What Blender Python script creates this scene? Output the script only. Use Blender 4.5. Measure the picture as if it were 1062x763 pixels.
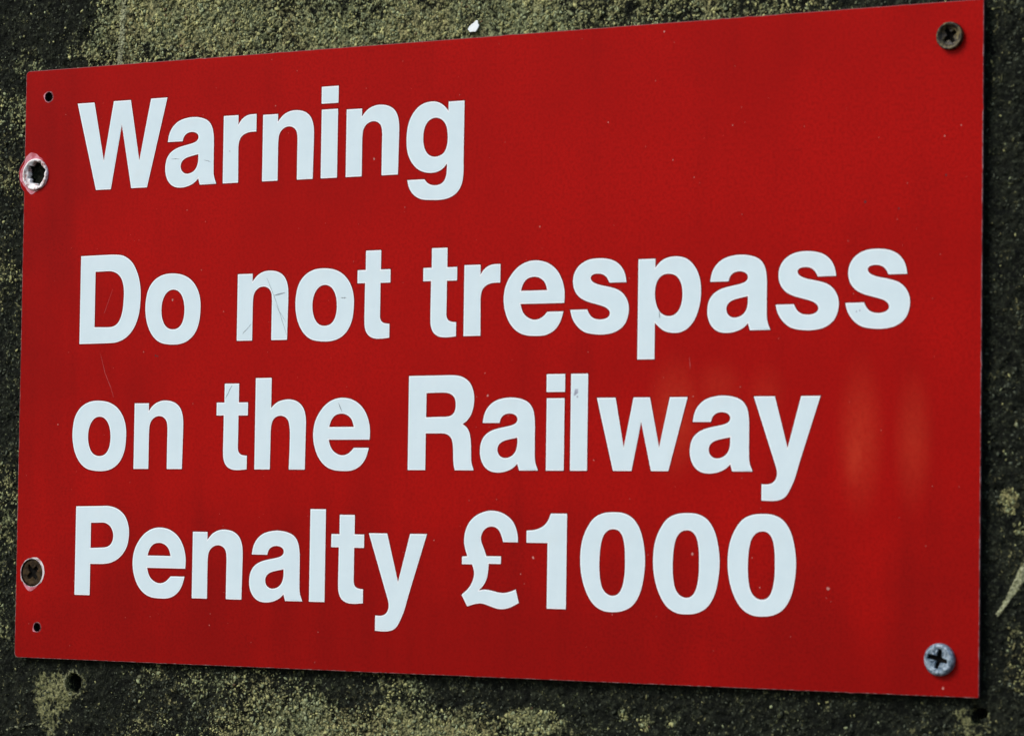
import bpy, bmesh, math, random
import numpy as np
from mathutils import Matrix, Vector

for o in list(bpy.data.objects):
    bpy.data.objects.remove(o)
scene = bpy.context.scene
COL = scene.collection
random.seed(7)
rng = np.random.default_rng(11)

# Sign-plane units: x right, y up, z out of the sign, origin at its lower left
# corner; one unit is 0.7 mm in the world.  The sign faces world -Y.
K = 0.7e-3
W, H = 621.0, 350.0
TH = 2.6                    # thickness of the panel
WALL = -4.6                 # mean depth of the wall behind the sign's face


def w3(x, y, z):
    return ((x - W / 2) * K, -z * K, (y - H / 2) * K)


# ------------------------------------------------------------------ camera
cam_data = bpy.data.cameras.new("camera")
cam = bpy.data.objects.new("camera", cam_data)
COL.objects.link(cam)
right = (0.85089304, 0.01393565, -0.52515411)
down = (-0.012468, -0.99883083, -0.04670684)
fwd = (-0.525191, 0.04629014, -0.84972444)
to_w = lambda v: Vector((v[0], -v[2], v[1]))
R_, U_, B_ = to_w(right), -to_w(down), -to_w(fwd)
mat = Matrix((R_, U_, B_)).transposed().to_4x4()
mat.translation = Vector(w3(1299.414, 83.734, 1543.707))
cam.matrix_world = mat
cam_data.sensor_width = 36.0
cam_data.lens = 3469.2 / 1062 * 36.0
cam_data.clip_start = 0.05
cam_data.clip_end = 200
cam_data.dof.use_dof = True
cam_data.dof.focus_distance = 1.43
cam_data.dof.aperture_fstop = 32
scene.camera = cam

# ------------------------------------------------------------ sky and light
to_sun = Vector((-0.50, -0.62, 0.70)).normalized()
elev = math.asin(to_sun.z)
azim = math.atan2(to_sun.x, to_sun.y)
world = bpy.data.worlds.new("World")
scene.world = world
world.use_nodes = True
wn = world.node_tree
sky = wn.nodes.new('ShaderNodeTexSky')
sky.sky_type = 'NISHITA'
sky.sun_disc = False
sky.sun_elevation = elev
sky.sun_rotation = azim % (2 * math.pi)
bg = wn.nodes['Background']
bg.inputs['Strength'].default_value = 0.10
wn.links.new(sky.outputs[0], bg.inputs['Color'])

sun_data = bpy.data.lights.new("sun", 'SUN')
sun_data.energy = 1.5
sun_data.angle = math.radians(24)
sun_data.color = (1.0, 0.97, 0.92)
sun = bpy.data.objects.new("sun", sun_data)
COL.objects.link(sun)
sun.location = to_sun * 3
sun.rotation_euler = to_sun.to_track_quat('Z', 'Y').to_euler()

scene.render.engine = 'CYCLES'
scene.view_settings.view_transform = 'Standard'
scene.view_settings.look = 'None'
scene.view_settings.gamma = 1.0
scene.view_settings.use_curve_mapping = False
scene.view_settings.exposure = 0.72


# ----------------------------------------------------------------- helpers
def smooth(a, b, x):
    t = np.clip((x - a) / (b - a), 0, 1)
    return t * t * (3 - 2 * t)


_TAB = rng.random((256, 256))


def vnoise(x, y, size, seed=0):
    """smooth value noise, 0..1, feature size in sign units"""
    u, v = x / size + seed * 17.31, y / size + seed * 9.77
    i, j = np.floor(u).astype(int), np.floor(v).astype(int)
    fu, fv = u - i, v - j
    fu, fv = fu * fu * (3 - 2 * fu), fv * fv * (3 - 2 * fv)
    g = lambda a, b: _TAB[(a + seed * 31) % 256, (b + seed * 57) % 256]
    return ((g(i, j) * (1 - fu) + g(i + 1, j) * fu) * (1 - fv)
            + (g(i, j + 1) * (1 - fu) + g(i + 1, j + 1) * fu) * fv)


def fbm(x, y, size, seed=0, n=4):
    s, a, t = 0, 1.0, 0
    for k in range(n):
        s = s + a * vnoise(x, y, size / 2 ** k, seed + k)
        t += a
        a *= 0.55
    return s / t


def poly_dist(x, y, pts):
    """distance to a polyline and the position (0..1) along it"""
    best = np.full(np.shape(x), 1e9)
    pos = np.zeros(np.shape(x))
    for k in range(len(pts) - 1):
        (ax, ay), (bx, by) = pts[k], pts[k + 1]
        dx, dy = bx - ax, by - ay
        t = np.clip(((x - ax) * dx + (y - ay) * dy) / (dx * dx + dy * dy), 0, 1)
        d = np.hypot(x - ax - t * dx, y - ay - t * dy)
        m = d < best
        best = np.where(m, d, best)
        pos = np.where(m, (k + t) / (len(pts) - 1), pos)
    return best, pos


def tag(o, label, cat, group=None, kind=None):
    o["label"] = label
    o["category"] = cat
    if group:
        o["group"] = group
    if kind:
        o["kind"] = kind


def thing(name, label, cat, loc=(0, 0, 0), group=None):
    o = bpy.data.objects.new(name, None)
    o.empty_display_size = 0.02
    COL.objects.link(o)
    o.location = loc
    tag(o, label, cat, group)
    return o


def link(name, mesh, parent=None):
    o = bpy.data.objects.new(name, mesh)
    COL.objects.link(o)
    if parent:
        o.parent = parent
    return o


def mesh_from(name, verts, faces, mats, smooth_shade=False, idx=None):
    me = bpy.data.meshes.new(name)
    me.from_pydata([tuple(v) for v in verts], [], faces)
    for m in mats:
        me.materials.append(m)
    if idx is not None:
        me.polygons.foreach_set('material_index', np.asarray(idx, dtype=np.int32))
    if smooth_shade:
        me.polygons.foreach_set('use_smooth', np.ones(len(me.polygons), dtype=bool))
    me.update()
    return me


def new_mat(name):
    m = bpy.data.materials.new(name)
    m.use_nodes = True
    nt = m.node_tree
    return m, nt, nt.nodes['Principled BSDF']


def node(nt, kind, **kw):
    n = nt.nodes.new(kind)
    for k, v in kw.items():
        setattr(n, k, v)
    return n


def tex_noise(nt, co, scale, detail=3.0, rough=0.55, dist=0.0):
    n = node(nt, 'ShaderNodeTexNoise')
    n.inputs['Scale'].default_value = scale
    n.inputs['Detail'].default_value = detail
    n.inputs['Roughness'].default_value = rough
    n.inputs['Distortion'].default_value = dist
    nt.links.new(co, n.inputs['Vector'])
    return n.outputs['Fac']


def ramp(nt, fac, a, b, lo=0.0, hi=1.0):
    n = node(nt, 'ShaderNodeMapRange', interpolation_type='SMOOTHSTEP')
    for k, v in zip(('From Min', 'From Max', 'To Min', 'To Max'), (a, b, lo, hi)):
        n.inputs[k].default_value = v
    nt.links.new(fac, n.inputs['Value'])
    return n.outputs['Result']


def math_n(nt, op, a, b=None, c=None):
    n = node(nt, 'ShaderNodeMath', operation=op)
    for k, v in enumerate((a, b, c)):
        if v is None:
            continue
        if isinstance(v, (int, float)):
            n.inputs[k].default_value = v
        else:
            nt.links.new(v, n.inputs[k])
    return n.outputs[0]


def mix_col(nt, fac, a, b):
    n = node(nt, 'ShaderNodeMix', data_type='RGBA')
    for sock, v in ((n.inputs[0], fac), (n.inputs[6], a), (n.inputs[7], b)):
        if isinstance(v, (int, float)):
            sock.default_value = v
        elif isinstance(v, tuple):
            sock.default_value = (*v, 1)
        else:
            nt.links.new(v, sock)
    return n.outputs[2]


def obj_co(nt):
    return node(nt, 'ShaderNodeTexCoord').outputs['Object']


def bump(nt, bsdf, height, strength, distance):
    b = node(nt, 'ShaderNodeBump')
    b.inputs['Strength'].default_value = strength
    b.inputs['Distance'].default_value = distance
    nt.links.new(height, b.inputs['Height'])
    nt.links.new(b.outputs[0], bsdf.inputs['Normal'])


# --------------------------------------------------------------- materials
def red_paint():
    m, nt, b = new_mat("red sign paint")
    co = obj_co(nt)
    grain = tex_noise(nt, co, 900, 2, 0.6)
    cloud = tex_noise(nt, co, 14, 4, 0.6)
    col = mix_col(nt, ramp(nt, cloud, 0.3, 0.7), RED_A, RED_B)
    col = mix_col(nt, ramp(nt, grain, 0.35, 0.75), col, RED_C)
    # soft orange reflections, painted into the base colour
    refl = None
    for cx, cy, rx, ry, s in REFLECTIONS:
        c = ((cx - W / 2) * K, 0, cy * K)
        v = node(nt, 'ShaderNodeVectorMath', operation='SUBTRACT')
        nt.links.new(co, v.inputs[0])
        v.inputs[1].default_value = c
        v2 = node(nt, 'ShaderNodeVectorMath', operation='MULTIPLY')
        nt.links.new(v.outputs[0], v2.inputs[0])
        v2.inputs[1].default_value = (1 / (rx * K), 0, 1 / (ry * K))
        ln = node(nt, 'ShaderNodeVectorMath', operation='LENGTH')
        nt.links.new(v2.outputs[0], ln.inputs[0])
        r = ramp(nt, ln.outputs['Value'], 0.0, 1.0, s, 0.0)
        refl = r if refl is None else math_n(nt, 'MAXIMUM', refl, r)
    refl = math_n(nt, 'MULTIPLY', refl, ramp(nt, tex_noise(nt, co, 420, 3, 0.7), 0.25, 0.7, 0.55, 1.0))
    col = mix_col(nt, refl, col, (0.56, 0.050, 0.020))
    # blotchy grime and runs; light falloff painted in along lower and left margins
    sx = node(nt, 'ShaderNodeSeparateXYZ')
    nt.links.new(co, sx.inputs[0])
    mp = node(nt, 'ShaderNodeMapping')
    mp.inputs['Scale'].default_value = (60, 1, 5)
    nt.links.new(co, mp.inputs['Vector'])
    runs = tex_noise(nt, mp.outputs[0], 1.0, 4, 0.6)
    low = ramp(nt, sx.outputs['Z'], 0.0, 150 * K, 1.0, 0.0)
    left = ramp(nt, sx.outputs['X'], -W / 2 * K, (-W / 2 + 80) * K, 0.8, 0.0)
    grime_shade = math_n(nt, 'ADD', math_n(nt, 'MAXIMUM', low, left), math_n(nt, 'MULTIPLY', math_n(nt, 'SUBTRACT', runs, 0.5), 1.5))
    grime_shade = math_n(nt, 'ADD', grime_shade, math_n(nt, 'MULTIPLY', math_n(nt, 'SUBTRACT', tex_noise(nt, co, 22, 5, 0.65), 0.5), 1.6))
    col = mix_col(nt, ramp(nt, grime_shade, -0.1, 1.2, 0.0, 0.43), col, (0.120, 0.0022, 0.0024))
    nt.links.new(col, b.inputs['Base Color'])
    b.inputs['Roughness'].default_value = 0.42
    b.inputs['Specular IOR Level'].default_value = 0.04
    bump(nt, b, tex_noise(nt, co, 500, 2, 0.5), 0.06, 0.0004)
    return m


RED_A, RED_B, RED_C = (0.365, 0.0036, 0.0024), (0.435, 0.0046, 0.0030), (0.310, 0.0028, 0.0020)
REFLECTIONS = [(554.4, 130, 17, 50, 0.42), (552, 122, 11, 30, 0.58), (584, 128, 14, 44, 0.38), (446.5, 141, 22, 40, 0.46),
        (472, 157, 20, 18, 0.24), (500, 153, 16, 20, 0.18)]  # centre, radii and strength of each painted reflection


def worn_edge(name, lo, hi):
    m, nt, b = new_mat(name)
    co = obj_co(nt)
    f = ramp(nt, tex_noise(nt, co, 260, 5, 0.7), lo, hi)
    pale = mix_col(nt, tex_noise(nt, co, 900, 2), (0.30, 0.15, 0.15), (0.58, 0.44, 0.43))
    nt.links.new(mix_col(nt, f, (0.16, 0.014, 0.016), pale), b.inputs['Base Color'])
    b.inputs['Roughness'].default_value = 0.6
    return m


def flat_mat(name, col, rough=0.6, var=0.25, scale=600, metal=0.0, spec=0.4, bump_s=0.0):
    m, nt, b = new_mat(name)
    co = obj_co(nt)
    f = ramp(nt, tex_noise(nt, co, scale, 4, 0.65), 0.3, 0.7)
    lo = tuple(c * (1 - var) for c in col)
    hi = tuple(min(1, c * (1 + var)) for c in col)
    nt.links.new(mix_col(nt, f, lo, hi), b.inputs['Base Color'])
    b.inputs['Roughness'].default_value = rough
    b.inputs['Metallic'].default_value = metal
    b.inputs['Specular IOR Level'].default_value = spec
    if bump_s:
        bump(nt, b, tex_noise(nt, co, scale, 4, 0.65), bump_s, 0.0004)
    return m


def two_tone(name, a, b_, lo, hi, scale, rough=0.5, metal=0.0, bump_s=0.2, spec=0.4):
    m, nt, b = new_mat(name)
    co = obj_co(nt)
    n = tex_noise(nt, co, scale, 5, 0.65)
    nt.links.new(mix_col(nt, ramp(nt, n, lo, hi), a, b_), b.inputs['Base Color'])
    b.inputs['Roughness'].default_value = rough
    b.inputs['Metallic'].default_value = metal
    b.inputs['Specular IOR Level'].default_value = spec
    bump(nt, b, n, bump_s, 0.0005)
    return m


def letter_white():
    m, nt, b = new_mat("white lettering")
    co = obj_co(nt)
    f = ramp(nt, tex_noise(nt, co, 60, 5, 0.7), 0.25, 0.75)
    col = mix_col(nt, f, (0.645, 0.765, 0.795), (0.70, 0.815, 0.84))
    col = mix_col(nt, ramp(nt, tex_noise(nt, co, 25, 6, 0.7), 0.5, 0.75, 0, 0.5), col, (0.66, 0.72, 0.70))
    col = mix_col(nt, ramp(nt, tex_noise(nt, co, 700, 2, 0.6), 0.66, 0.8, 0, 0.35), col, (0.55, 0.62, 0.62))
    nt.links.new(col, b.inputs['Base Color'])
    b.inputs['Roughness'].default_value = 0.45
    b.inputs['Specular IOR Level'].default_value = 0.3
    return m


def wall_mat():
    m, nt, b = new_mat("damp lichened stone")
    co = obj_co(nt)
    at = node(nt, 'ShaderNodeAttribute', attribute_name='growth')
    sep = node(nt, 'ShaderNodeSeparateColor')
    nt.links.new(at.outputs['Color'], sep.inputs[0])
    grow, pale, tan = sep.outputs[0], sep.outputs[1], sep.outputs[2]
    fine = tex_noise(nt, co, 640, 3, 0.6, 0.3)
    fine2 = tex_noise(nt, co, 780, 3, 0.65, 0.5)
    clump = tex_noise(nt, co, 190, 3, 0.6)
    broad = tex_noise(nt, co, 38, 3, 0.6)
    dev = lambda n, k: math_n(nt, 'MULTIPLY', math_n(nt, 'SUBTRACT', n, 0.5), k)
    grit = math_n(nt, 'ADD', dev(fine, 2.7), dev(clump, 1.5))
    col = mix_col(nt, ramp(nt, clump, 0.3, 0.7), (0.0045, 0.0052, 0.0042), (0.0155, 0.0175, 0.0115))
    col = mix_col(nt, ramp(nt, fine2, 0.48, 0.70, 0, 0.8), col, (0.046, 0.052, 0.032))
    # lichen: patchy crust, thicker where the growth is strong
    hue = mix_col(nt, ramp(nt, broad, 0.35, 0.65), (0.285, 0.310, 0.155), (0.385, 0.340, 0.150))
    shade = mix_col(nt, ramp(nt, fine2, 0.38, 0.64), (0.062, 0.070, 0.034), hue)
    cover = ramp(nt, math_n(nt, 'ADD', grow, grit), 0.46, 0.86, 0, 0.95)
    col = mix_col(nt, cover, col, shade)
    pits = ramp(nt, tex_noise(nt, co, 430, 2, 0.5, 0.6), 0.36, 0.50, 0.85, 0.0)
    col = mix_col(nt, pits, col, (0.007, 0.008, 0.006))
    tc = ramp(nt, math_n(nt, 'ADD', math_n(nt, 'MULTIPLY', tan, 1.15), math_n(nt, 'MULTIPLY', grit, 0.7)), 0.35, 0.75)
    col = mix_col(nt, tc, col, mix_col(nt, ramp(nt, fine2, 0.3, 0.7), (0.10, 0.105, 0.045), (0.30, 0.29, 0.135)))
    pc = ramp(nt, math_n(nt, 'ADD', pale, math_n(nt, 'MULTIPLY', grit, 0.55)), 0.42, 0.72)
    col = mix_col(nt, pc, col, mix_col(nt, ramp(nt, fine2, 0.3, 0.7), (0.16, 0.17, 0.085), (0.42, 0.42, 0.26)))
    nt.links.new(col, b.inputs['Base Color'])
    b.inputs['Roughness'].default_value = 0.9
    b.inputs['Specular IOR Level'].default_value = 0.06
    bump(nt, b, math_n(nt, 'ADD', math_n(nt, 'MULTIPLY', cover, 0.5), math_n(nt, 'ADD', fine, clump)), 0.9, 0.0012)
    return m


def lichen_mat():
    m, nt, b = new_mat("crusty olive lichen")
    at = node(nt, 'ShaderNodeAttribute', attribute_name='tint')
    co = obj_co(nt)
    n = ramp(nt, tex_noise(nt, co, 1500, 2), 0.3, 0.7, 0.75, 1.25)
    v = node(nt, 'ShaderNodeVectorMath', operation='SCALE')
    nt.links.new(at.outputs['Color'], v.inputs[0])
    nt.links.new(n, v.inputs['Scale'])
    nt.links.new(v.outputs[0], b.inputs['Base Color'])
    b.inputs['Roughness'].default_value = 0.9
    b.inputs['Specular IOR Level'].default_value = 0.15
    return m


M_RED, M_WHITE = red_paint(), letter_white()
M_EDGE, M_EDGE_TOP = worn_edge('worn paint edge', 0.42, 0.66), worn_edge('painted edge', 0.58, 0.74)
M_SIDE = flat_mat("dark panel side", (0.010, 0.008, 0.008), 0.8)  # near-black sides and back of the panel
M_WALL, M_LICHEN = wall_mat(), lichen_mat()

# ------------------------------------------------------------ the stone wall
SEAM_TOP = [(70.0, 440), (70.0, 411.9), (69.9, 389.0), (68.9, 371.8), (67.2, 351.3), (66.1, 337.7)]
SEAM_LOW = [(68.7, -2.8), (68.6, -25.3), (71.2, -44.9), (72.4, -90)]
ROOT = [(-60, -58), (-28.5, -51.1), (-13.6, -45.3), (-2.5, -41.9), (12.2, -39.0), (27.0, -42.3), (32.4, -52.3), (34, -80)]
DRIP = [(529, 400), (530.0, 371.5), (530.7, 356.4), (531.3, 349.3)]
STREAK = [(629.0, 41.7), (636.6, 52.4), (642.7, 62.6), (654.4, 79.0), (672, 100)]


def blob(x, y, cx, cy, rx, ry, seed=3, amp=0.5):
    d = np.hypot((x - cx) / rx, (y - cy) / ry)
    return smooth(1.15, 0.75, d + amp * (fbm(x, y, 9, seed) - 0.5))


def growth(x, y):
    """how thick the lichen stands, and where pale crust and tan patches lie"""
    top = smooth(330, 352, y) * (0.20 + 0.74 * smooth(5, 95, x) * (1 - 0.22 * smooth(330, 420, x))
                                 * (1 - 0.80 * smooth(430, 540, x)))
    low = smooth(12, -8, y) * (0.13 + 0.46 * smooth(60, 110, x) * (1 - 0.85 * smooth(300, 400, x))
                               * (0.55 + 0.6 * smooth(-8, -34, y)))
    side = smooth(8, -8, x) * smooth(-10, 10, y) * smooth(352, 335, y) * 0.36
    rgt = smooth(610, 625, x) * smooth(-10, 10, y) * smooth(352, 335, y) * 0.12
    g = np.maximum.reduce([top, low, side, rgt])
    patch = fbm(x, y, 42, 5, 3)
    g = g * np.where(y > 300, 0.72 + 0.62 * smooth(0.30, 0.66, patch), 0.55 + 1.0 * smooth(0.30, 0.68, patch))
    for cx, cy, rx, ry, s in ((634, 97, 7, 8, .75), (640, 85, 5, 5, .6), (357, -24, 22, 9, .85), (414, -16.5, 4, 5, .7),
                              (428, -21, 4, 5, .8), (443, -19, 4, 3, .6), (579, -12, 4, 6, .3), (46, 362, 9, 7, .6),
                              (33, 360, 7, 6, .5), (-2, 354, 12, 12, .45), (-9, 324, 8, 16, .6), (191, -38, 60, 12, .7),
                              (276, -27, 14, 8, .7), (157, -32, 18, 9, .7), (640, 22, 8, 22, .45), (-10, 290, 6, 10, .5),
                              (-12, 165, 6, 10, .4), (645, 330, 12, 20, .25), (642, 190, 9, 14, .3)):
        g = np.maximum(g, s * blob(x, y, cx, cy, rx, ry, 7))
    d, t = poly_dist(x, y, SEAM_TOP)
    d2, _ = poly_dist(x, y, SEAM_LOW)
    wob = 0.6 + 0.9 * fbm(x, y, 5, 9)
    pale = np.maximum(smooth(3.2, 1.4, d * wob) * (0.62 + 0.25 * smooth(0.3, 0.9, t)), 0.22 * smooth(2.2, 0.6, d2 * wob))
    d, t = poly_dist(x, y, ROOT)
    pale = np.maximum(pale, 0.48 * smooth(1.6, 0.5, d * wob))
    d, t = poly_dist(x, y, DRIP)
    pale = np.maximum(pale, 0.6 * smooth(1.8, 0.8, d * wob))
    d, t = poly_dist(x, y, STREAK)
    pale = np.maximum(pale, 0.92 * smooth(1.25, 0.5, d / (1.3 + 4.8 * t) * wob * (0.7 + 0.6 * fbm(x, y, 3.0, 61, 2))))
    hl = np.hypot(x - 42.3, (y + 13.9) / 1.1)
    pale = np.maximum(pale, 0.45 * smooth(8.6, 7.2, hl) * smooth(5.0, 6.0, hl))
    tan = np.maximum(0.54 * blob(x, y, 27, -20, 14, 15, 11, 1.1), 0.42 * blob(x, y, 42, -15, 11, 10, 12, 0.6))
    tan = np.maximum(tan, 0.42 * blob(x, y, 25, -40, 8, 12, 13, 0.9))
    tan = np.maximum(tan, 0.40 * blob(x, y, 617, -13, 12, 8, 14, 1.0))
    hr = np.hypot(x - 618.6, y + 8.6)
    clean = smooth(4.2, 5.6, hl) * smooth(3.0, 4.2, hr)
    return g * clean, pale * clean, tan * clean


def relief(x, y):
    """height of the wall surface, in sign units, about its mean plane"""
    h = 1.5 * (fbm(x, y, 70, 21, 3) - 0.5) + 1.5 * (fbm(x, y, 9, 25, 3) - 0.5) + 1.5 * (vnoise(x, y, 2.1, 30) - 0.5)
    d, _ = poly_dist(x, y, SEAM_TOP)
    d2, _ = poly_dist(x, y, ROOT)
    d3, _ = poly_dist(x, y, STREAK)
    h = h + 0.8 * smooth(2.6, 0.5, d) + 1.0 * smooth(1.8, 0.3, d2) + 0.8 * smooth(3.5, 0.8, d3)
    hl = np.hypot((x - 42.3), (y + 13.9) / 1.12)
    h = h + 0.8 * smooth(8.5, 6.5, hl) - 13 * smooth(5.3, 4.3, hl)
    an = np.arctan2(y + 8.6, x - 618.6)
    hr = np.hypot(x - 618.6, y + 8.6) / (1 + 0.28 * np.cos(3 * an - 0.6) + 0.1 * np.sin(2 * an))
    h = h - 13 * smooth(3.9, 3.1, hr)
    return h


def build_wall():
    xs = np.concatenate([np.linspace(-900, -110, 60)[:-1], np.arange(-110, 731, 1.0), np.linspace(730, 1500, 60)[1:]])
    ys = np.concatenate([np.linspace(-700, -110, 50)[:-1], np.arange(-110, 461, 1.0), np.linspace(460, 1000, 50)[1:]])
    X, Y = np.meshgrid(xs, ys)
    h = relief(X, Y)
    Z = np.minimum(WALL + h, -TH - 0.25)
    V = np.stack([(X - W / 2) * K, -Z * K, (Y - H / 2) * K], -1).reshape(-1, 3)
    nx, ny = len(xs), len(ys)
    a = (np.arange(ny - 1)[:, None] * nx + np.arange(nx - 1)[None, :]).ravel()
    F = np.stack([a, a + 1, a + nx + 1, a + nx], -1)
    n0 = len(V)
    # the wall's thickness: a rim going back and a rear face
    ring = np.concatenate([np.arange(nx), np.arange(1, ny) * nx + nx - 1,
                           (ny - 1) * nx + np.arange(nx - 2, -1, -1), np.arange(ny - 2, 0, -1) * nx])
    back = V[ring].copy()
    back[:, 1] = 0.18
    V = np.concatenate([V, back])
    m = len(ring)
    k = np.arange(m)
    F2 = np.stack([ring, n0 + k, n0 + (k + 1) % m, np.roll(ring, -1)], -1)
    me = bpy.data.meshes.new("wall")
    me.from_pydata(V.tolist(), [], F.tolist() + F2.tolist() + [(n0 + k[::-1]).tolist()])
    me.materials.append(M_WALL)
    sm = np.zeros(len(me.polygons), dtype=bool)
    sm[:len(F)] = True
    me.polygons.foreach_set('use_smooth', sm)
    g, p, t = growth(X, Y)
    colr = np.zeros((len(V), 4), dtype=np.float32)
    colr[:n0, 0], colr[:n0, 1], colr[:n0, 2] = g.ravel(), p.ravel(), t.ravel()
    colr[:, 3] = 1
    at = me.color_attributes.new('growth', 'FLOAT_COLOR', 'POINT')
    at.data.foreach_set('color', colr.ravel())
    me.update()
    o = link("stone_wall", me)
    tag(o, "dark weathered stone wall behind the red sign, with two old drill holes and pale drips", "wall")
    return o


wall = build_wall()


def build_lichen(count):
    n = 400000
    x, y = rng.uniform(-75, 700, n), rng.uniform(-85, 430, n)
    keep = ~((x > 14) & (x < W - 10) & (y > 8) & (y < H - 6))
    x, y = x[keep], y[keep]
    g, p, t = growth(x, y)
    clump = fbm(x, y, 7, 40, 3)
    pr = np.clip(g, 0, 1) ** 1.15 * smooth(0.22, 0.62, clump) + 0.30 * np.clip(p - 0.5, 0, 1) + 0.10 * t + 0.010
    hl = np.hypot(x - 42.3, y + 13.9)
    hr = np.hypot(x - 618.6, y + 8.6)
    pr = np.where((hl < 6.3) | (hr < 5), 0, pr)
    keep = rng.random(len(x)) < pr * 0.62
    x, y, g, p, t = (v[keep] for v in (x, y, g, p, t))
    if len(x) > count:
        s = rng.choice(len(x), count, replace=False)
        x, y, g, p, t = (v[s] for v in (x, y, g, p, t))
    N = len(x)
    ph = (1 + 5 ** 0.5) / 2
    ico = np.array([(-1, ph, 0), (1, ph, 0), (-1, -ph, 0), (1, -ph, 0), (0, -1, ph), (0, 1, ph), (0, -1, -ph), (0, 1, -ph),
                    (ph, 0, -1), (ph, 0, 1), (-ph, 0, -1), (-ph, 0, 1)]) / math.hypot(1, ph)
    icf = np.array([(0, 11, 5), (0, 5, 1), (0, 1, 7), (0, 7, 10), (0, 10, 11), (1, 5, 9), (5, 11, 4), (11, 10, 2), (10, 7, 6),
                    (7, 1, 8), (3, 9, 4), (3, 4, 2), (3, 2, 6), (3, 6, 8), (3, 8, 9), (4, 9, 5), (2, 4, 11), (6, 2, 10),
                    (8, 6, 7), (9, 8, 1)])
    r = 0.34 + 0.62 * rng.random(N) ** 2.0
    r = r * (0.8 + 0.35 * np.clip(g, 0, 1))
    sc = np.stack([r * rng.uniform(0.7, 2.1, N), r * rng.uniform(0.6, 1.3, N), r * rng.uniform(0.22, 0.46, N)], -1)
    V = ico[None] * sc[:, None, :] * rng.uniform(0.45, 1.45, (N, 12, 1))
    a = rng.uniform(0, 2 * math.pi, N)
    c, s = np.cos(a)[:, None], np.sin(a)[:, None]
    vx, vy = V[:, :, 0] * c - V[:, :, 1] * s, V[:, :, 0] * s + V[:, :, 1] * c
    z = np.minimum(WALL + relief(x, y), -TH - 0.25) + 0.15 * r
    P = np.stack([(x[:, None] + vx - W / 2) * K, -(z[:, None] + V[:, :, 2]) * K, (y[:, None] + vy - H / 2) * K], -1).reshape(-1, 3)
    F = (icf[None] + (np.arange(N) * 12)[:, None, None]).reshape(-1, 3)
    me = bpy.data.meshes.new("lichen")
    me.vertices.add(len(P))
    me.vertices.foreach_set('co', P.ravel())
    me.loops.add(F.size)
    me.loops.foreach_set('vertex_index', F.ravel().astype(np.int32))
    me.polygons.add(len(F))
    me.polygons.foreach_set('loop_start', (np.arange(len(F)) * 3).astype(np.int32))
    me.polygons.foreach_set('use_smooth', np.ones(len(F), dtype=bool))
    me.update(calc_edges=True)
    me.validate()
    # species colours: olive, grey-green, pale crust, a little rust
    u = rng.random(N)
    hue = fbm(x, y, 30, 50, 2)
    base = np.where((u < 0.60 + 0.5 * (hue - 0.5))[:, None], (0.300, 0.290, 0.122), (0.235, 0.258, 0.135))
    base = np.where((u > 0.95)[:, None], (0.24, 0.25, 0.14), base)
    base = np.where((u > 0.99)[:, None], (0.13, 0.085, 0.045), base)
    drk = (g < 0.42) & (rng.random(N) < 0.88)
    base = np.where(drk[:, None], (0.062, 0.070, 0.046), base)
    base = np.where(((p > 0.5) | (t > 0.6))[:, None], (0.30, 0.30, 0.17), base)
    base = base * (0.45 + 1.05 * rng.random((N, 1)) ** 1.2)
    colr = np.concatenate([np.repeat(base, 12, 0), np.ones((N * 12, 1))], 1).astype(np.float32)
    at = me.color_attributes.new('tint', 'FLOAT_COLOR', 'POINT')
    at.data.foreach_set('color', colr.ravel())
    me.materials.append(M_LICHEN)
    o = link("lichen", me)
    tag(o, "crusty olive green lichen growing over the dark stone wall", "lichen", kind="stuff")


build_lichen(52000)

# ---------------------------------------------------------------- the sign
SCREWS = dict(brown=(603.1, 332.1), zinc=(600.0, 18.5), sunk=(12.1, 50.5), pale=(9.0, 287.6))
HOLES = [(603.1, 332.1, 4.2), (600.0, 18.5, 4.6), (12.1, 50.5, 8.4), (9.0, 287.6, 8.6), (17.7, 333.7, 3.1), (16.9, 18.3, 2.8)]


def curve_mesh(contours, extrude, bevel=0.0, offset=0.0, dz=0.0, origin=(0, 0)):
    """closed outlines (the inner ones are holes) -> a solid mesh in world axes"""
    cu = bpy.data.curves.new("tmp", 'CURVE')
    cu.dimensions = '2D'
    cu.fill_mode = 'BOTH'
    cu.extrude = extrude
    cu.bevel_depth = bevel
    cu.bevel_resolution = 2
    cu.offset = offset
    for pts in contours:
        sp = cu.splines.new('POLY')
        sp.points.add(len(pts) - 1)
        sp.points.foreach_set('co', [c for x, y in pts for c in (x, y, 0, 1)])
        sp.use_cyclic_u = True
    ob = bpy.data.objects.new("tmp", cu)
    COL.objects.link(ob)
    dg = bpy.context.evaluated_depsgraph_get()
    me = bpy.data.meshes.new_from_object(ob.evaluated_get(dg))
    bpy.data.objects.remove(ob)
    bpy.data.curves.remove(cu)
    co = np.empty(len(me.vertices) * 3)
    me.vertices.foreach_get('co', co)
    co = co.reshape(-1, 3)
    out = np.stack([(co[:, 0] - origin[0]) * K, -(co[:, 2] + dz) * K, (co[:, 1] - origin[1]) * K], -1)
    me.vertices.foreach_set('co', out.ravel())
    me.update()
    me.materials.clear()
    return me


sign = thing("warning_sign", "red rectangular metal warning sign with bold white lettering, screwed to the dark stone wall",
             "sign", w3(W / 2, 0, 0))
ORG = (W / 2, 0.0)          # the sign's own origin, in sign units


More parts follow.
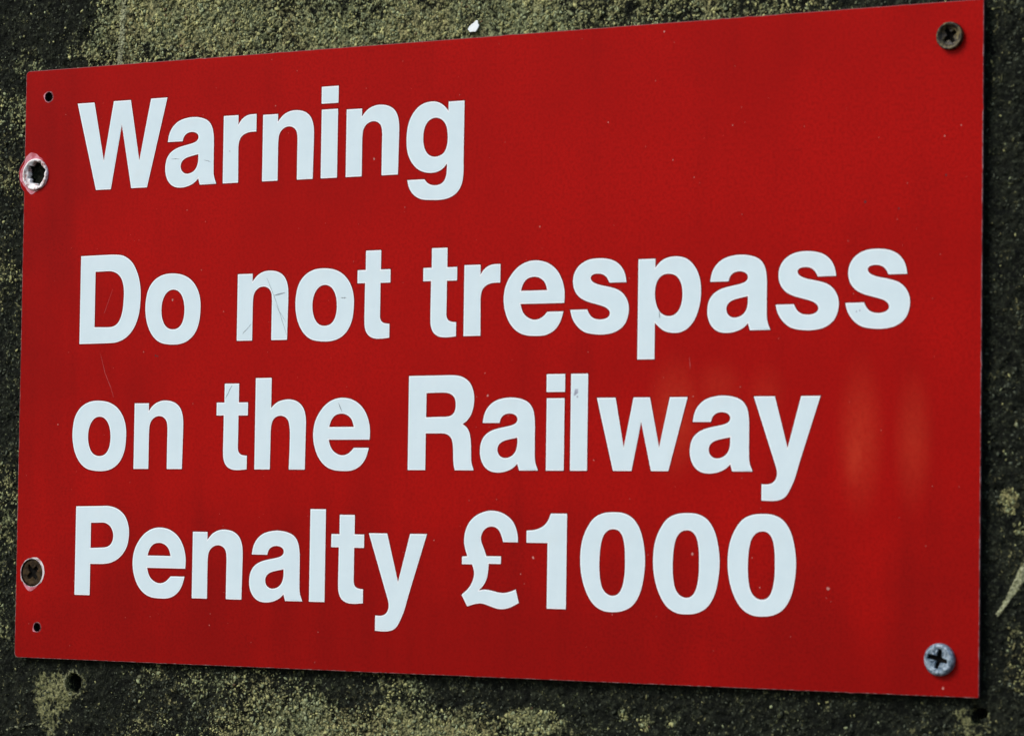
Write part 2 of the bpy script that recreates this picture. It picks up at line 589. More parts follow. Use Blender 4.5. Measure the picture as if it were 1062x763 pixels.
def panel_outline():
    r = 2.6
    pts = []

    def run(a, b, step=3.0):
        n = max(2, int(math.hypot(b[0] - a[0], b[1] - a[1]) / step))
        dx, dy = (b[0] - a[0]), (b[1] - a[1])
        L = math.hypot(dx, dy)
        for k in range(n):
            t = k / n
            j = random.gauss(0, 0.03) - (random.random() < 0.02) * random.uniform(0.1, 0.3)
            j = 0 if k == 0 else j
            pts.append((a[0] + t * dx - (-dy / L) * -j, a[1] + t * dy - (dx / L) * -j))

    def corner(cx, cy, a0, rad):
        for k in range(7):
            a = math.radians(a0 + 90 * k / 6)
            pts.append((cx + rad * math.cos(a), cy + rad * math.sin(a)))
    run((r, 0), (W - 0.8, 0))
    corner(W - 0.8, 0.8, -90, 0.8)
    run((W, 1), (W, H - 0.8))
    corner(W - 0.8, H - 0.8, 0, 0.8)
    run((W - 1, H), (r, H))
    corner(r, H - r, 90, r)
    run((0, H - r), (0, 297.8))
    # the metal bulges out past the edge round the upper left screw
    for k in range(15):
        a = math.radians(132.5 + (227.5 - 132.5) * k / 14)
        rr = 13.3 + 0.25 * math.sin(7 * a)
        pts.append((9 + rr * math.cos(a), 287.6 + rr * math.sin(a)))
    run((0, 277.4), (0, r))
    corner(r, r, 180, 1.2 + r - 1.2)
    return pts


def ring_pts(cx, cy, fn, n=48):
    return [(cx + fn(2 * math.pi * k / n) * math.cos(2 * math.pi * k / n),
             cy + fn(2 * math.pi * k / n) * math.sin(2 * math.pi * k / n)) for k in range(n)]


BEV = 0.36
cons = [panel_outline()]
for cx, cy, r in HOLES:
    p1, p2 = random.uniform(0, 6), random.uniform(0, 6)
    cons.append(ring_pts(cx, cy, lambda a: r * (1 + 0.02 * math.sin(3 * a + p1) + 0.015 * math.sin(5 * a + p2)))[::-1])
pm = curve_mesh(cons, TH / 2 - BEV, BEV, -BEV, -TH / 2, ORG)
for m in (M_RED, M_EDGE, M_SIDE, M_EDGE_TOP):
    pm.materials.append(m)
nor = np.empty(len(pm.polygons) * 3)
pm.polygons.foreach_get('normal', nor)
ny_ = nor.reshape(-1, 3)[:, 1]
pm.polygons.foreach_set('material_index', np.where(ny_ < -0.995, 0, np.where(ny_ < -0.12, np.where(nor.reshape(-1, 3)[:, 2] > 0.2, 3, 1), 2)).astype(np.int32))
pm.polygons.foreach_set('use_smooth', np.zeros(len(pm.polygons), dtype=bool))
panel = link("panel", pm, sign)

GLYPHS = {
    'W': ('0.0,51.9* 12.6,51.9* 20.5,16.9* 27.2,51.9* 39.8,51.9* 46.9,15.9* 54.8,51.9* 66.7,51.9* 52.9,0.0* 41.3,0.0* 33.5,37.8* 26.1,0.0* 15.0,0.0*',),
    'a': ('1.6,25.8* 2.2,29.5 4.3,33.8 8.9,37.5 14.5,39.1 20.0,39.5 25.6,38.8 30.7,36.8 33.5,33.2 34.7,27.7 34.9,16.7 35.1,5.7 35.6,3.0 36.8,1.2 37.1,0.0* 25.3,0.0* 24.1,3.7* 21.6,1.4 17.4,-0.4 12.3,-1.2 6.7,-0.5 2.5,2.5 0.3,7.3 0.0,11.2 0.9,16.0 3.6,19.5 8.2,21.9 13.8,23.2 19.4,24.2 23.0,25.4 24.4,27.4 23.7,29.4 21.6,30.6 17.9,31.0 14.6,30.0 12.8,28.2 12.4,25.8*', '23.9,17.8* 24.0,14.4 23.1,10.4 20.6,7.7 16.4,6.5 13.1,7.3 11.2,9.6 10.9,11.6 12.1,14.4 15.3,16.1 19.5,17.0',),
    'R': ('0.1,51.9* 22.8,52.0 29.4,52.0 35.1,51.1 39.9,48.0 42.1,44.0 42.9,39.6 42.5,34.5 40.7,29.7 37.9,26.5 35.6,25.2* 38.9,23.0 40.7,18.6 41.3,12.2 41.5,5.1 42.1,2.3 43.1,1.1 43.1,0.0* 31.0,0.0* 30.1,3.5 29.7,12.2 28.9,17.0 26.7,19.4 23.4,20.2 19.6,20.2 11.6,20.2* 11.6,0.0* 0.1,0.0*', '11.7,42.4* 21.1,42.6 25.8,42.4 29.2,41.1 30.9,38.5 31.1,34.9 30.3,31.4 27.9,29.6 24.1,29.2 20.3,29.2 11.7,29.0*',),
    'r': ('0.1,38.9* 10.5,38.9* 10.5,33.3* 12.9,36.4 17.3,38.7 23.3,38.9* 23.3,28.8* 18.5,28.8 14.1,27.5 11.7,25.2 10.8,21.3 10.8,16.5 11.0,0.0* 0.1,0.0*',),
    'n': ('0.1,38.1* 10.5,38.1* 10.5,33.6* 14.0,37.2 18.8,39.3 23.6,39.6 29.4,38.4 33.3,35.4 35.3,30.5 35.7,25.0 35.6,17.1 35.3,0.0* 24.4,0.0* 24.4,17.6 24.4,24.0 23.7,28.0 21.4,30.1 18.5,30.8 14.6,29.9 11.7,27.0 11.0,23.0 10.9,16.7 10.9,0.0* 0.1,0.0*',),
    'i': ('0.3,38.9* 11.4,38.9* 11.4,0.0* 0.3,0.0*', '0.1,51.9* 11.6,51.9* 11.6,42.3* 0.1,42.3*',),
    'g': ('27.5,38.9* 37.8,38.9* 37.7,8.0 37.7,-2.0 36.8,-7.0 34.4,-11.1 30.0,-13.9 24.0,-15.2 17.0,-15.1 10.0,-14.4 4.9,-11.6 2.0,-7.7 0.9,-3.5* 12.3,-3.5* 13.9,-5.7 16.9,-6.9 20.9,-7.2 24.8,-5.7 26.6,-2.4 27.0,1.4 27.0,4.7* 23.7,1.5 18.8,0.0 14.8,-0.0 8.7,1.7 3.6,6.2 0.7,12.2 0.0,19.9 1.2,28.3 5.1,34.9 10.0,38.4 17.0,39.6 22.1,38.4 26.1,35.4 27.5,33.7*', '18.7,30.6 22.7,29.6 25.8,26.6 27.2,21.1 27.0,15.2 25.1,10.7 21.6,8.9 18.6,8.6 14.6,9.9 12.0,13.4 10.9,19.4 11.8,25.2 14.2,28.9',),
    'D': ('0.0,51.9* 18.3,52.1 24.5,52.1 31.8,51.2 38.1,47.3 42.3,40.7 44.6,32.5 44.8,24.3 43.5,15.4 40.0,8.2 35.0,3.4 27.9,0.6 20.6,0.2 13.4,0.1 0.0,0.0*', '11.0,42.4* 18.6,42.5 22.7,42.5 27.9,40.7 31.1,36.9 32.5,31.1 32.4,24.6 31.6,18.1 29.1,12.4 25.6,9.9 20.4,9.5 17.3,9.6 11.0,9.7*',),
    'o': ('20.5,39.8 27.1,38.7 33.2,35.5 37.8,29.7 39.7,23.2 39.8,17.6 38.8,10.4 35.4,4.0 30.0,0.1 24.0,-1.3 17.9,-1.3 10.8,0.0 5.6,3.7 1.9,9.5 0.0,16.8 0.0,24.1 1.9,31.4 6.4,36.6 12.9,39.4', '19.7,30.7 23.8,29.6 26.9,25.9 28.3,20.3 28.1,14.6 26.7,10.6 23.8,7.9 19.7,7.3 15.7,8.4 13.0,11.7 11.7,15.8 11.5,20.6 12.7,25.5 15.7,29.4',),
    't': ('5.6,48.9* 15.7,48.9* 15.7,38.1* 22.2,38.1* 22.2,30.7* 15.6,30.7* 15.6,16.7 15.6,10.7 16.3,9.0 17.9,8.1 22.0,7.7* 22.0,0.0* 15.5,-0.5 10.8,0.0 7.1,2.2 5.5,5.7 5.2,10.1 5.2,15.2 5.3,30.8* 0.1,30.8* 0.1,38.1* 5.6,38.1*',),
    'e': ('38.4,16.8* 38.6,22.1 37.3,28.2 33.7,34.4 28.3,38.4 22.1,40.1 15.8,39.9 9.6,37.4 4.7,32.9 1.2,26.9 0.0,20.0 1.0,13.1 3.8,6.9 8.4,2.2 13.8,-0.1 20.9,-0.7 27.2,-0.3 32.4,2.1 35.9,6.2 38.0,12.2* 27.9,12.2* 26.1,10.2 23.0,8.4 19.5,7.9 15.4,9.3 12.3,12.1 10.7,16.8*', '10.9,23.9* 12.0,27.4 14.6,30.4 19.1,31.5 23.1,30.7 26.3,28.1 27.7,23.9*',),
    's': ('34.5,27.0* 33.5,31.9 30.0,36.7 25.1,39.2 17.3,40.2 10.4,39.4 4.6,36.1 1.7,31.1 1.5,26.8 2.8,22.6 6.3,19.1 10.8,17.1 17.6,15.3 23.0,13.4 25.2,11.0 24.6,8.9 21.7,7.6 17.8,7.3 13.8,8.3 11.3,10.9 10.5,12.9* 0.0,12.9* 1.1,8.6 4.6,3.8 9.0,0.8 14.9,-0.4 21.8,-0.6 28.6,0.8 33.8,4.5 36.0,10.0 36.1,14.6 34.1,19.3 30.2,22.7 24.3,24.6 17.5,26.0 13.1,27.8 11.7,30.0 13.0,31.5 16.4,32.1 20.3,31.6 22.8,29.7 24.1,27.0*',),
    'p': ('-0.5,38.9* 9.7,38.9* 9.7,34.1* 13.2,37.6 17.4,39.4 23.1,39.8 28.8,38.4 33.6,34.1 36.5,28.2 37.4,21.5 36.7,14.0 34.0,6.6 30.3,2.1 25.6,-0.3 20.8,-0.6 15.1,0.7 11.7,3.3 9.8,5.0* 9.8,-14.3* -0.5,-14.3*', '18.0,30.9 22.3,29.8 25.2,26.4 26.4,20.9 26.1,15.9 24.5,11.4 21.6,8.8 18.3,8.2 14.5,9.1 11.6,12.1 9.9,17.2 9.7,23.0 11.4,28.0 14.2,30.3',),
    'h': ('0.1,51.9* 11.1,51.9* 11.1,34.7* 14.5,37.7 19.3,39.3 24.7,39.6 30.1,38.0 33.9,34.1 35.3,28.4 35.3,20.6 35.1,0.0* 24.1,0.0* 24.5,13.6 24.3,23.2 22.8,28.5 19.5,30.4 16.3,30.4 13.1,29.0 11.5,25.9 11.0,20.6 11.0,16.2 10.8,0.0* 0.1,0.0*',),
    'l': ('0.1,51.9* 10.6,51.9* 10.6,0.0* 0.1,0.0*',),
    'w': ('0.0,38.9* 11.4,38.9* 16.8,12.2* 22.5,38.9* 32.4,38.9* 38.3,12.2* 44.5,38.9* 55.1,38.9* 44.0,0.0* 33.6,0.0* 27.3,26.1* 21.7,0.0* 10.4,0.0*',),
    'y': ('0.0,38.9* 12.2,38.9* 19.9,12.0* 27.5,38.9* 38.5,38.9* 26.9,4.9 24.0,-4.1 21.6,-9.0 19.0,-13.1 14.9,-14.9 10.7,-15.2 5.1,-15.0* 5.1,-6.6* 8.8,-6.8 12.0,-5.8 13.8,-3.3 14.2,-0.9 13.5,2.0*',),
    'P': ('0.1,51.9* 16.8,52.2 24.5,52.3 30.9,50.8 36.8,46.4 39.5,39.9 39.6,33.8 37.9,27.8 33.5,22.7 27.8,19.6 21.5,18.5 17.6,18.4 11.4,18.3* 11.4,0.0* 0.1,0.0*', '11.4,42.4* 18.3,42.6 21.5,42.7 25.8,40.7 28.1,36.7 28.2,33.2 26.3,29.6 22.5,28.1 18.7,27.9 11.4,27.6*',),
    'pound': ('35.7,35.3* 35.4,39.7 32.5,46.3 27.0,50.4 20.2,52.2 14.1,51.6 7.4,48.6 3.2,43.9 1.2,37.1 1.8,31.9 3.5,27.3* 0.1,27.0* 0.1,22.9* 6.6,22.9* 8.2,18.5 7.4,14.4 5.0,10.2 0.1,6.2* 3.9,0.0* 8.8,1.4 13.1,1.9 18.0,0.6 24.2,-1.0 30.2,-0.4 36.8,2.6* 34.7,9.8* 30.1,8.1 25.2,7.7 19.1,8.9 14.8,9.4 11.2,8.8* 14.8,12.5 16.5,16.6 17.3,23.4* 25.0,23.4* 25.1,27.5* 15.7,27.5* 13.8,32.1 11.9,36.2 12.5,39.9 15.5,43.0 19.7,43.8 23.4,42.1 25.3,38.5 26.4,35.3*',),
    'one': ('15.2,51.0* 25.3,51.0* 25.3,0.0* 13.4,0.0* 13.4,35.2* 0.1,35.2* 0.1,41.7* 5.4,42.1 10.8,44.2 13.7,47.3',),
    'zero': ('20.0,52.1 25.8,51.8 31.7,49.3 36.1,43.8 38.6,36.1 39.7,26.8 38.9,17.4 36.6,8.9 32.3,2.8 26.5,-0.1 20.7,-0.8 14.8,-0.4 8.9,2.6 4.4,8.5 1.3,16.6 0.0,26.1 1.0,36.4 3.9,43.4 8.3,49.0 14.1,51.6', '19.6,43.3 23.5,42.6 26.0,39.4 27.2,34.3 27.6,26.6 27.4,18.9 25.9,12.0 23.5,8.5 20.1,7.6 16.6,8.6 13.7,11.7 12.1,18.6 11.8,26.3 12.4,34.0 13.8,39.2 16.2,42.2',),
}
# baseline height, then each character and its left edge
LINES = [
    (276.5, "W:40.0 a:106.1 r:147.8 n:175.7 i:216.3 n:233.6 g:274.4"),
    (185.7, "D:44.9 o:93.7 n:159.8 o:200.8 t:242.8 t:286.8 r:313.7 e:339.4 s:381.7 p:424.0 a:465.3 s:505.5 s:545.5"),
    (112.3, "o:41.2 n:86.9 t:146.4 h:173.8 e:214.3 R:278.4 a:325.5 i:367.4 l:382.7 w:399.0 a:455.8 y:493.3"),
    (38.2, "P:44.8 e:87.6 n:131.0 a:171.6 l:213.3 t:227.9 y:253.3 pound:314.9 one:356.0 zero:389.9 zero:434.5 zero:479.0"),
]


def outline(spec):
    """corner points are starred; everything between is a smooth curve"""
    P, C = [], []
    for tok in spec.split():
        C.append(tok.endswith('*'))
        P.append(np.array([float(v) for v in tok.strip('*').split(',')]))
    n = len(P)
    out, fixed = [], []
    for i in range(n):
        p1, p2 = P[i], P[(i + 1) % n]
        c1, c2 = C[i], C[(i + 1) % n]
        if c1 and c2:
            out.append(p1)
            fixed.append(True)
            continue
        p0 = P[i - 1] if not c1 else 2 * p1 - p2
        p3 = P[(i + 2) % n] if not c2 else 2 * p2 - p1
        t = [0.0]
        for a, b in ((p0, p1), (p1, p2), (p2, p3)):
            t.append(t[-1] + max(1e-3, float(np.linalg.norm(b - a))) ** 0.5)
        m = max(3, int(np.linalg.norm(p2 - p1) / 0.55))
        for k in range(m):
            u = t[1] + (t[2] - t[1]) * k / m
            L = lambda a, b, ta, tb: ((tb - u) * a + (u - ta) * b) / (tb - ta)
            a1, a2, a3 = L(p0, p1, t[0], t[1]), L(p1, p2, t[1], t[2]), L(p2, p3, t[2], t[3])
            b1, b2 = L(a1, a2, t[0], t[2]), L(a2, a3, t[1], t[3])
            out.append(L(b1, b2, t[1], t[2]))
            fixed.append(c1 and k == 0)
    Q = np.array(out)
    fx = np.array(fixed)
    for _ in range(14):
        S = 0.25 * np.roll(Q, 1, 0) + 0.5 * Q + 0.25 * np.roll(Q, -1, 0)
        Q = np.where(fx[:, None], Q, S)
    return [(float(a), float(b)) for a, b in Q]


def grow_outline(pts, d):
    """the outline moved out by d to its left-hand side"""
    Q = np.array(pts)
    e = np.roll(Q, -1, 0) - Q
    e /= np.maximum(np.linalg.norm(e, axis=1, keepdims=True), 1e-6)
    n = np.stack([-e[:, 1], e[:, 0]], -1)
    b = n + np.roll(n, 1, 0)
    b /= np.maximum(np.linalg.norm(b, axis=1, keepdims=True), 1e-6)
    c = np.maximum((b * n).sum(1, keepdims=True), 0.55)
    return [(float(x), float(y)) for x, y in Q + b / c * d]


def ribbon(inner, outer, z):
    """a narrow flat line between two outlines"""
    verts, faces = [], []
    for a, b in zip(inner, outer):
        n, k0 = len(a), len(verts)
        flip = area(b) > 0
        for p, q in zip(a, b):
            verts += [(p[0] * K, -z * K, p[1] * K), (q[0] * K, -z * K, q[1] * K)]
        for i in range(n):
            j = (i + 1) % n
            f = (k0 + 2 * i, k0 + 2 * i + 1, k0 + 2 * j + 1, k0 + 2 * j)
            faces.append(f if flip else f[::-1])
    return mesh_from("halo", verts, faces, [])


def area(pts):
    Q = np.array(pts)
    return 0.5 * float(np.sum(Q[:, 0] * np.roll(Q[:, 1], -1) - Q[:, 1] * np.roll(Q[:, 0], -1)))


def joined(meshes):
    bm = bmesh.new()
    mats = []
    for me, m in meshes:
        n0 = len(bm.faces)
        bm.from_mesh(me)
        bm.faces.ensure_lookup_table()
        for f in bm.faces[n0:]:
            f.material_index = len(mats)
        mats.append(m)
        bpy.data.meshes.remove(me)
    out = bpy.data.meshes.new("letter")
    bm.to_mesh(out)
    bm.free()
    for m in mats:
        out.materials.append(m)
    return out


M_HALO_RIM = flat_mat("bright halo rim", (0.91, 0.92, 0.92), 0.4, 0.02)  # bright edge of a sharpening halo, put into the colour
M_HALO = flat_mat("dark red halo", (0.165, 0.0028, 0.0034), 0.6, 0.15, spec=0.03)  # dark outline of the same halo, painted round each character
GLYPH_MESH = {}
for g, specs in GLYPHS.items():
    outs = [outline(s) for s in specs]
    big = max(outs, key=lambda o: abs(area(o)))
    sets = {}
    for d in (0.55, 0.0, -0.62):
        res = []
        for o in outs:
            hole = o is not big and g != 'i'
            ccw = area(o) > 0
            sgn = (-1 if ccw else 1) * (-1 if hole else 1)
            res.append(grow_outline(o, d * sgn) if d else o)
        sets[d] = res
    # in three layers: painted sharpening halo, its bright rim, pale blue-white body
    GLYPH_MESH[g] = joined([(ribbon(sets[0.0], sets[0.55], 0.045), M_HALO), (curve_mesh(sets[0.0], 0.025, 0, 0, 0.095), M_HALO_RIM),
                            (curve_mesh(sets[-0.62], 0.02, 0, 0, 0.15), M_WHITE)])
for base, text in LINES:
    line = bpy.data.objects.new("text_line", None)
    line.empty_display_size = 0.01
    COL.objects.link(line)
    line.parent = sign
    line.location = (-W / 2 * K, 0, base * K)
    for tok in text.split():
        g, x = tok.split(':')
        nm = {'pound': 'pound_symbol', 'one': 'digit', 'zero': 'digit'}.get(g, 'letter')
        o = link(nm, GLYPH_MESH[g], line)
        o.location = (float(x) * K, 0, 0)

# small damage on the face: bare rims round the holes, chips and scratches
M_BARE = two_tone("bared pink undercoat", (0.40, 0.035, 0.055), (0.62, 0.22, 0.27), 0.35, 0.6, 220, 0.4, 0, 0.1)
M_CHIP = two_tone("chipped pale edge", (0.40, 0.24, 0.23), (0.80, 0.72, 0.70), 0.3, 0.55, 300, 0.45, 0, 0.15)
M_SPECK = flat_mat("pale flecks", (0.50, 0.17, 0.14), 0.7)
M_DARK = flat_mat("dark scratches", (0.22, 0.27, 0.29), 0.8)
M_DARKR = flat_mat("dark marks", (0.10, 0.006, 0.008), 0.8)
M_PALES = flat_mat("pale scratches", (0.41, 0.040, 0.038), 0.7)


def worn_ring(name, cx, cy, rin, rout, m, parent=sign):
    me = curve_mesh([ring_pts(cx, cy, rout, 72), ring_pts(cx, cy, rin, 72)[::-1]], 0.04, 0, 0, 0.09, ORG)
    me.materials.append(m)
    link(name, me, parent)


def lobe(a, deg, wid):
    d = (math.degrees(a) - deg + 180) % 360 - 180
    return math.exp(-(d / wid) ** 2)


def jag(a, s=0.2, k=0):
    return s * (math.sin(7 * a + k) + math.sin(11 * a + 2 + k) + math.sin(17 * a + 1)) / 2


worn_ring("bare_patch", 9, 287.6, lambda a: 8.9,
          lambda a: 9.6 + 4.2 * lobe(a, 110, 32) + 2.8 * lobe(a, 185, 35) + 2.6 * lobe(a, 250, 18) + jag(a, 0.3), M_BARE)
worn_ring("chipped_rim", 12.1, 50.5, lambda a: 8.25 + 0 * a,
          lambda a: 8.42 + 1.45 * lobe(a, 48, 42) + 0.9 * lobe(a, -15, 40) + 0.7 * lobe(a, 208, 16) + jag(a, 0.12), M_CHIP)
worn_ring("bare_patch", 12.1, 50.5, lambda a: 8.6,
          lambda a: 8.75 + 2.3 * lobe(a, 262, 26) + jag(a, 0.1), M_BARE)
worn_ring("chipped_rim", 17.7, 333.7, lambda a: 2.95, lambda a: 3.05 + 0.9 * lobe(a, 160, 30) + 0.35 * lobe(a, 230, 50) + jag(a, 0.06), M_BARE)
worn_ring("chipped_rim", 16.9, 18.3, lambda a: 2.65, lambda a: 2.72 + 1.05 * lobe(a, 218, 28) + jag(a, 0.06), M_BARE)

def on_panel(verts, faces, m):
    """marks on the printed face belong to the panel's own mesh"""
    me = panel.data
    if m.name not in me.materials:
        me.materials.append(m)
    k = list(me.materials).index(m)
    bm = bmesh.new()
    bm.from_mesh(me)
    vs = [bm.verts.new(v) for v in verts]
    for f in faces:
        bm.faces.new([vs[i] for i in f]).material_index = k
    bm.to_mesh(me)
    bm.free()


SPECKS = [(181.1, 346.1), (184.4, 319.4), (252.7, 285.9), (437.4, 345.4), (432.5, 319.4), (443.6, 276.7), (456.5, 266.9), (403.8, 298.7), (579.6, 258.8), (600.1, 281.8), (609.1, 286.8), (122.5, 262.1), (135.9, 254.9), (133.7, 227.0), (150.1, 202.7), (113.2, 210.2), (92.7, 180.3), (328.0, 165.2), (330.1, 153.0), (322.9, 135.7), (343.2, 141.9), (397.5, 117.9), (360.4, 65.3), (355.1, 51.2), (352.6, 56.4), (431.3, 68.1), (457.9, 69.0), (493.2, 67.6), (497.9, 52.3), (410.0, 36.0), (537.2, 52.6), (536.2, 47.7), (601.5, 4.4), (485.3, 156.3), (566.2, 133.5), (594.8, 105.2), (447.6, 148.0), (457.4, 151.5), (393.1, 175.8), (131.0, 71.4), (83.0, 25.8), (144.4, 29.6), (143.9, 23.0), (29.7, 138.3), (516.0, 27.4), (219.9, 21.3), (296.4, 73.8), (546.8, 230.4), (479.1, 293.4), (361.8, 244.2), (273.9, 258.0)]
BIG = {(537.2, 52.6): 0.95, (360.4, 65.3): 0.8, (330.1, 153.0): 0.7, (252.7, 285.9): 0.7, (437.4, 345.4): 0.65, (457.9, 69.0): 0.8,
       (601.5, 4.4): 0.7, (113.2, 210.2): 0.7}


def chips(name, spots, m, z):
    verts, faces = [], []
    for x, y, r in spots:
        n = random.randint(5, 8)
        b = len(verts)
        a0 = random.uniform(0, 6)
        ring = [(x + r * random.uniform(0.6, 1.2) * math.cos(a0 + 2 * math.pi * k / n),
                 y + r * random.uniform(0.6, 1.3) * math.sin(a0 + 2 * math.pi * k / n)) for k in range(n)]
        for zz in (z, 0.005):
            verts += [((px - W / 2) * K, -zz * K, py * K) for px, py in ring]
        faces.append(tuple(range(b, b + n)))
        faces += [(b + k, b + n + k, b + n + (k + 1) % n, b + (k + 1) % n) for k in range(n)]
    on_panel(verts, faces, m)


spots = [(x, y, BIG.get((x, y), random.uniform(0.22, 0.45))) for x, y in SPECKS]
for _ in range(170):
    spots.append((random.uniform(4, W - 4), random.uniform(4, H - 4), random.uniform(0.12, 0.26)))
chips("paint_flecks", spots, M_SPECK, 0.03)
chips("dark_marks", [(101.5, 178.0, 0.7), (103, 177.6, 0.5), (556, 250, 0.9), (601, 262, 0.6), (575, 246, 0.5)], M_DARKR, 0.03)


def scratches(name, segs, m, z):
    verts, faces = [], []
    for pts, wd in segs:
        fine = []
        for k in range(len(pts) - 1):
            for j in range(6):
                t = j / 6
                fine.append((pts[k][0] * (1 - t) + pts[k + 1][0] * t + random.gauss(0, 0.07),
                             pts[k][1] * (1 - t) + pts[k + 1][1] * t + random.gauss(0, 0.07)))
        fine.append(pts[-1])
        n = len(fine)
        b = len(verts)
        for k, (x, y) in enumerate(fine):
            x2, y2 = fine[min(k + 1, n - 1)]
            x1, y1 = fine[max(k - 1, 0)]
            L = math.hypot(x2 - x1, y2 - y1) or 1
            ww = wd * random.uniform(0.5, 1.2) * (0.25 + 0.75 * math.sin(math.pi * (k + 0.6) / (n + 0.2)))
            ox, oy = -(y2 - y1) / L * ww / 2, (x2 - x1) / L * ww / 2
            verts += [((x + ox - W / 2) * K, -z * K, (y + oy) * K), ((x - ox - W / 2) * K, -z * K, (y - oy) * K)]
        faces += [(b + 2 * k, b + 2 * k + 1, b + 2 * k + 3, b + 2 * k + 2) for k in range(n - 1)]
    on_panel(verts, faces, m)


scratches("dark_scratches", [
    ([(186.0, 211.0), (193.4, 212.5)], 0.9), ([(180.4, 221.3), (187.5, 206.9), (194.6, 189.0)], 0.35), ([(164.1, 189.7), (170.1, 195.1)], 0.4),
    ([(231.9, 208.6), (235.6, 208.5)], 0.6), ([(436.5, 196.6), (436.9, 193)], 0.6), ([(152.5, 152.5), (157.3, 160.3)], 0.55),
    ([(231.5, 149.6), (233.9, 144.5)], 0.5), ([(110.4, 292.3), (116.5, 292.0)], 0.35), ([(134.0, 290.8), (139.2, 289.2)], 0.35),
    ([(186.5, 206), (194, 196)], 0.25)], M_DARK, 0.21)
scratches("pale_scratches", [([(60.6, 180.2), (64.5, 168.2), (69.0, 159.7), (71.3, 154.0)], 0.45),
                             ([(69.0, 217.5), (62.9, 203.4)], 0.35), ([(455, 172), (455.4, 166)], 0.4)], M_PALES, 0.04)
chips("grey_smudge", [(386.2, 154.9, 1.5), (385.2, 153.2, 0.8), (387, 152, 0.7), (152.6, 294.9, 0.45), (553.7, 194.6, 0.5), (551.8, 194.0, 0.5)],
      flat_mat("grey smudge", (0.42, 0.45, 0.52), 0.8), 0.19)


# --------------------------------------------------------------- the screws
def screw(label, cx, cy, R, prof, mats, rot, cross, depth, seed, z0=0.0, tilt=(0, 0), rough=0.10, ragged=0.0, pozi=False):
    """a turned head: a polar height field with a cross recess cut down into it"""
    root = thing("screw", label, "screw", w3(cx, cy, 0), "screws holding the sign")
    nr, nt = 46, 132
    rr = np.concatenate([np.linspace(0, 1, nr), [1.0, 1.0]])
    th = np.linspace(0, 2 * math.pi, nt, endpoint=False)
    Rr, Th = np.meshgrid(rr, th, indexing='ij')
    x, y = Rr * np.cos(Th), Rr * np.sin(Th)
    z = np.interp(Rr, *prof)
    z[-2, :] -= 0.35
    z[-1, :] = min(-0.6, z[-3].min() - 1.4) if z0 == 0 else z[-3].min() - 2.0
    z[:nr] += rough * (fbm(x[:nr] * R, y[:nr] * R, 1.6, seed, 3) - 0.5) * 2
    c, s = math.cos(rot), math.sin(rot)
    u, v = x * c + y * s, -x * s + y * c
    L, wd = cross
    if ragged:
        an = np.arctan2(y - 0.10, x - 0.08)
        edge = ragged * (1 + 0.06 * np.sin(5 * an + 1) + 0.07 * np.sin(8 * an + seed) + 0.05 * np.sin(13 * an) + 0.10 * np.maximum(0, np.cos(an + 1.4)) ** 8)
        m = smooth(1.05, 0.90, np.hypot(x - 0.08, y - 0.10) / edge)
    else:
        wear = 1 + 0.45 * (fbm(x * R + 9, y * R, 2.6, seed + 5, 2) - 0.5)
        bend = 0.10 * np.sin(2.3 * u + seed) * np.abs(u)
        u, v = u * wear * np.where(u > 0, 1.12, 0.93), (v + bend) * wear * np.where(v > 0, 0.92, 1.14)
        arm = lambda a, b: smooth(L, L * 0.9, np.abs(a)) * smooth(wd * 1.25, wd * 0.85, np.abs(b) * (0.8 + 0.45 * np.abs(a) / L))
        m = np.maximum(arm(u, v), arm(v, u))
        m = np.maximum(m, smooth(0.24, 0.18, Rr))
        if pozi:
            u2, v2 = (u + v) * 0.7071, (u - v) * 0.7071
            tick = lambda a, b: smooth(0.52, 0.46, np.abs(a)) * smooth(0.05, 0.025, np.abs(b))
            m = np.maximum(m, 0.25 * np.maximum(tick(u2, v2), tick(v2, u2)))
    m[-2:] = 0
    z = z - depth * m * (1 - 0.35 * smooth(0.15, L if not ragged else ragged, Rr))
    z = z + tilt[0] * x + tilt[1] * y
    V = np.stack([x * R * K, -(z + z0) * K, y * R * K], -1).reshape(-1, 3)
    heads, recs = [], []
    mm = m
    for i in range(len(rr) - 1):
        for j in range(nt):
            j2 = (j + 1) % nt
            q = [i * nt + j, (i + 1) * nt + j, (i + 1) * nt + j2, i * nt + j2]
            (recs if mm[i:i + 2, [j, j2]].mean() > 0.5 else heads).append(q)

    def sub(fs):
        used = sorted({k for f in fs for k in f})
        mp = {k: n for n, k in enumerate(used)}
        return V[used], [[mp[k] for k in f] for f in fs]
    hv, hf = sub(heads)
    # the shank, going back into the wall
    b = len(hv)
    rs, z1, z2 = min(0.33 * R, 3.4), -4.0 + z0 * 0.3, -16.0
    z1 = -8.5 if ragged else z1
    ring = [(rs * K * math.cos(2 * math.pi * k / 20), rs * K * math.sin(2 * math.pi * k / 20)) for k in range(20)]
    hv = np.concatenate([hv, [(p, -z1 * K, q) for p, q in ring], [(p * 0.7, -z2 * K, q * 0.7) for p, q in ring]])
    hf += [[b + k, b + (k + 1) % 20, b + 20 + (k + 1) % 20, b + 20 + k] for k in range(20)] + [[b + k for k in range(20)]]
    link("head", mesh_from("screw head", hv, hf, [mats[0]], True), root)
    rv, rf = sub(recs)
    link("drive_recess", mesh_from("screw recess", rv, rf, [mats[1]], True), root)
    return root


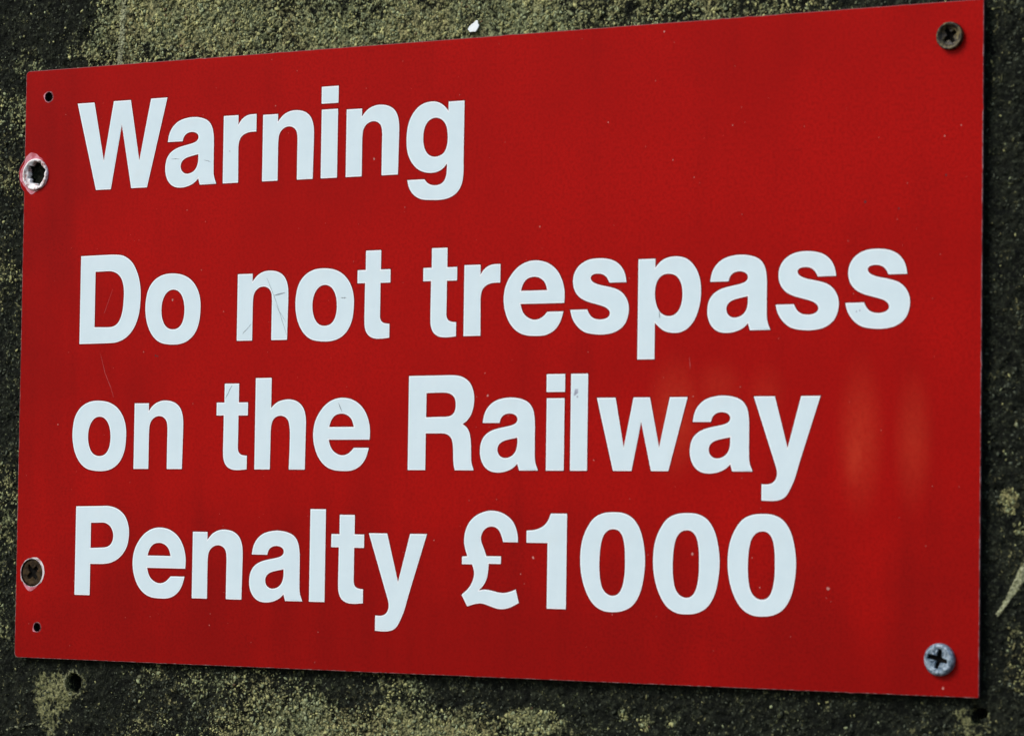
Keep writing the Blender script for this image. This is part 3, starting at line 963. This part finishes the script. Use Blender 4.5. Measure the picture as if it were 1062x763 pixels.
M_GRIME = flat_mat("black grime", (0.007, 0.006, 0.005), 0.8, 0.4, 1500, spec=0.05)
M_BRONZE = two_tone("browned brass", (0.014, 0.010, 0.006), (0.20, 0.155, 0.068), 0.42, 0.68, 420, 0.5, 0.2, 0.5)
M_ZINC = two_tone("dull zinc", (0.06, 0.10, 0.14), (0.33, 0.40, 0.46), 0.36, 0.62, 700, 0.42, 0.25, 0.4)
M_RUST = two_tone("dark rust", (0.012, 0.007, 0.003), (0.060, 0.036, 0.014), 0.35, 0.65, 500, 0.7, 0.0, 0.5, 0.12)
M_CUP = two_tone("bare bright metal", (0.34, 0.13, 0.11), (0.88, 0.83, 0.80), 0.36, 0.52, 300, 0.5, 0.0, 0.6)
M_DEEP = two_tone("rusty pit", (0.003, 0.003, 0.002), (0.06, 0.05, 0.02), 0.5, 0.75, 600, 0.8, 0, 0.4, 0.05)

dish = ([0, 0.45, 0.62, 0.84, 0.93, 1.0], [0.9, 1.0, 1.5, 2.7, 2.8, 2.3])
screw("browned brass cross-head screw at the sign's top right corner", *SCREWS['brown'], 7.1, dish, (M_BRONZE, M_GRIME),
      0.55, (0.60, 0.15), 2.2, 3, 0.0, (-0.15, -0.15), 0.16)
pan = ([0, 0.55, 0.80, 0.90, 1.0], [2.7, 2.8, 3.1, 2.9, 1.9])
screw("blue-grey zinc cross-head screw at the sign's bottom right corner", *SCREWS['zinc'], 8.2, pan, (M_ZINC, M_GRIME),
      -0.22, (0.66, 0.14), 2.6, 5, 0.0, (0.1, -0.1), 0.22, 0.0, True)
screw("dark rusty screw sunk in a pale-rimmed hole at the sign's lower left edge", *SCREWS['sunk'], 8.0,
      ([0, 0.6, 0.9, 1.0], [0.6, 0.5, 0.6, 0.3]), (M_RUST, M_GRIME), 0.7, (0.62, 0.17), 1.6, 8, -1.3, (0, 0), 0.2)
screw("bright white-rimmed screw with a blown-out black recess on the sign's upper left edge", *SCREWS['pale'], 9.5,
      ([0, 0.55, 0.70, 0.88, 0.95, 1.0], [-0.6, -0.3, 0.5, 1.5, 1.5, 0.9]), (M_CUP, M_DEEP), 0.2, (0.5, 0.2), 6.0, 12, 0.0, (0, 0), 0.4, 0.69)

# ------------------------------------------- a white flake caught on the wall
FL = [(312.2, 355.0), (312.9, 356.6), (314.4, 357.9), (316.0, 359.0), (316.9, 360.0), (317.8, 359.8), (318.1, 358.2),
      (318.9, 357.0), (318.2, 355.2), (317.0, 353.4), (315.4, 353.6), (313.6, 353.4)]
fm = curve_mesh([FL[::-1]], 0.22, 0.15, -0.1, 0.0, (315.5, 356.5))
fm.materials.append(flat_mat("white flake", (0.82, 0.86, 0.84), 0.5, 0.06))
fl = link("white_flake", fm)
fl.location = w3(315.5, 356.5, -3.0)
fl.rotation_euler = (math.radians(-8), 0, math.radians(6))
tag(fl, "small white paint flake stuck on the lichened wall just above the sign's top edge", "flake")
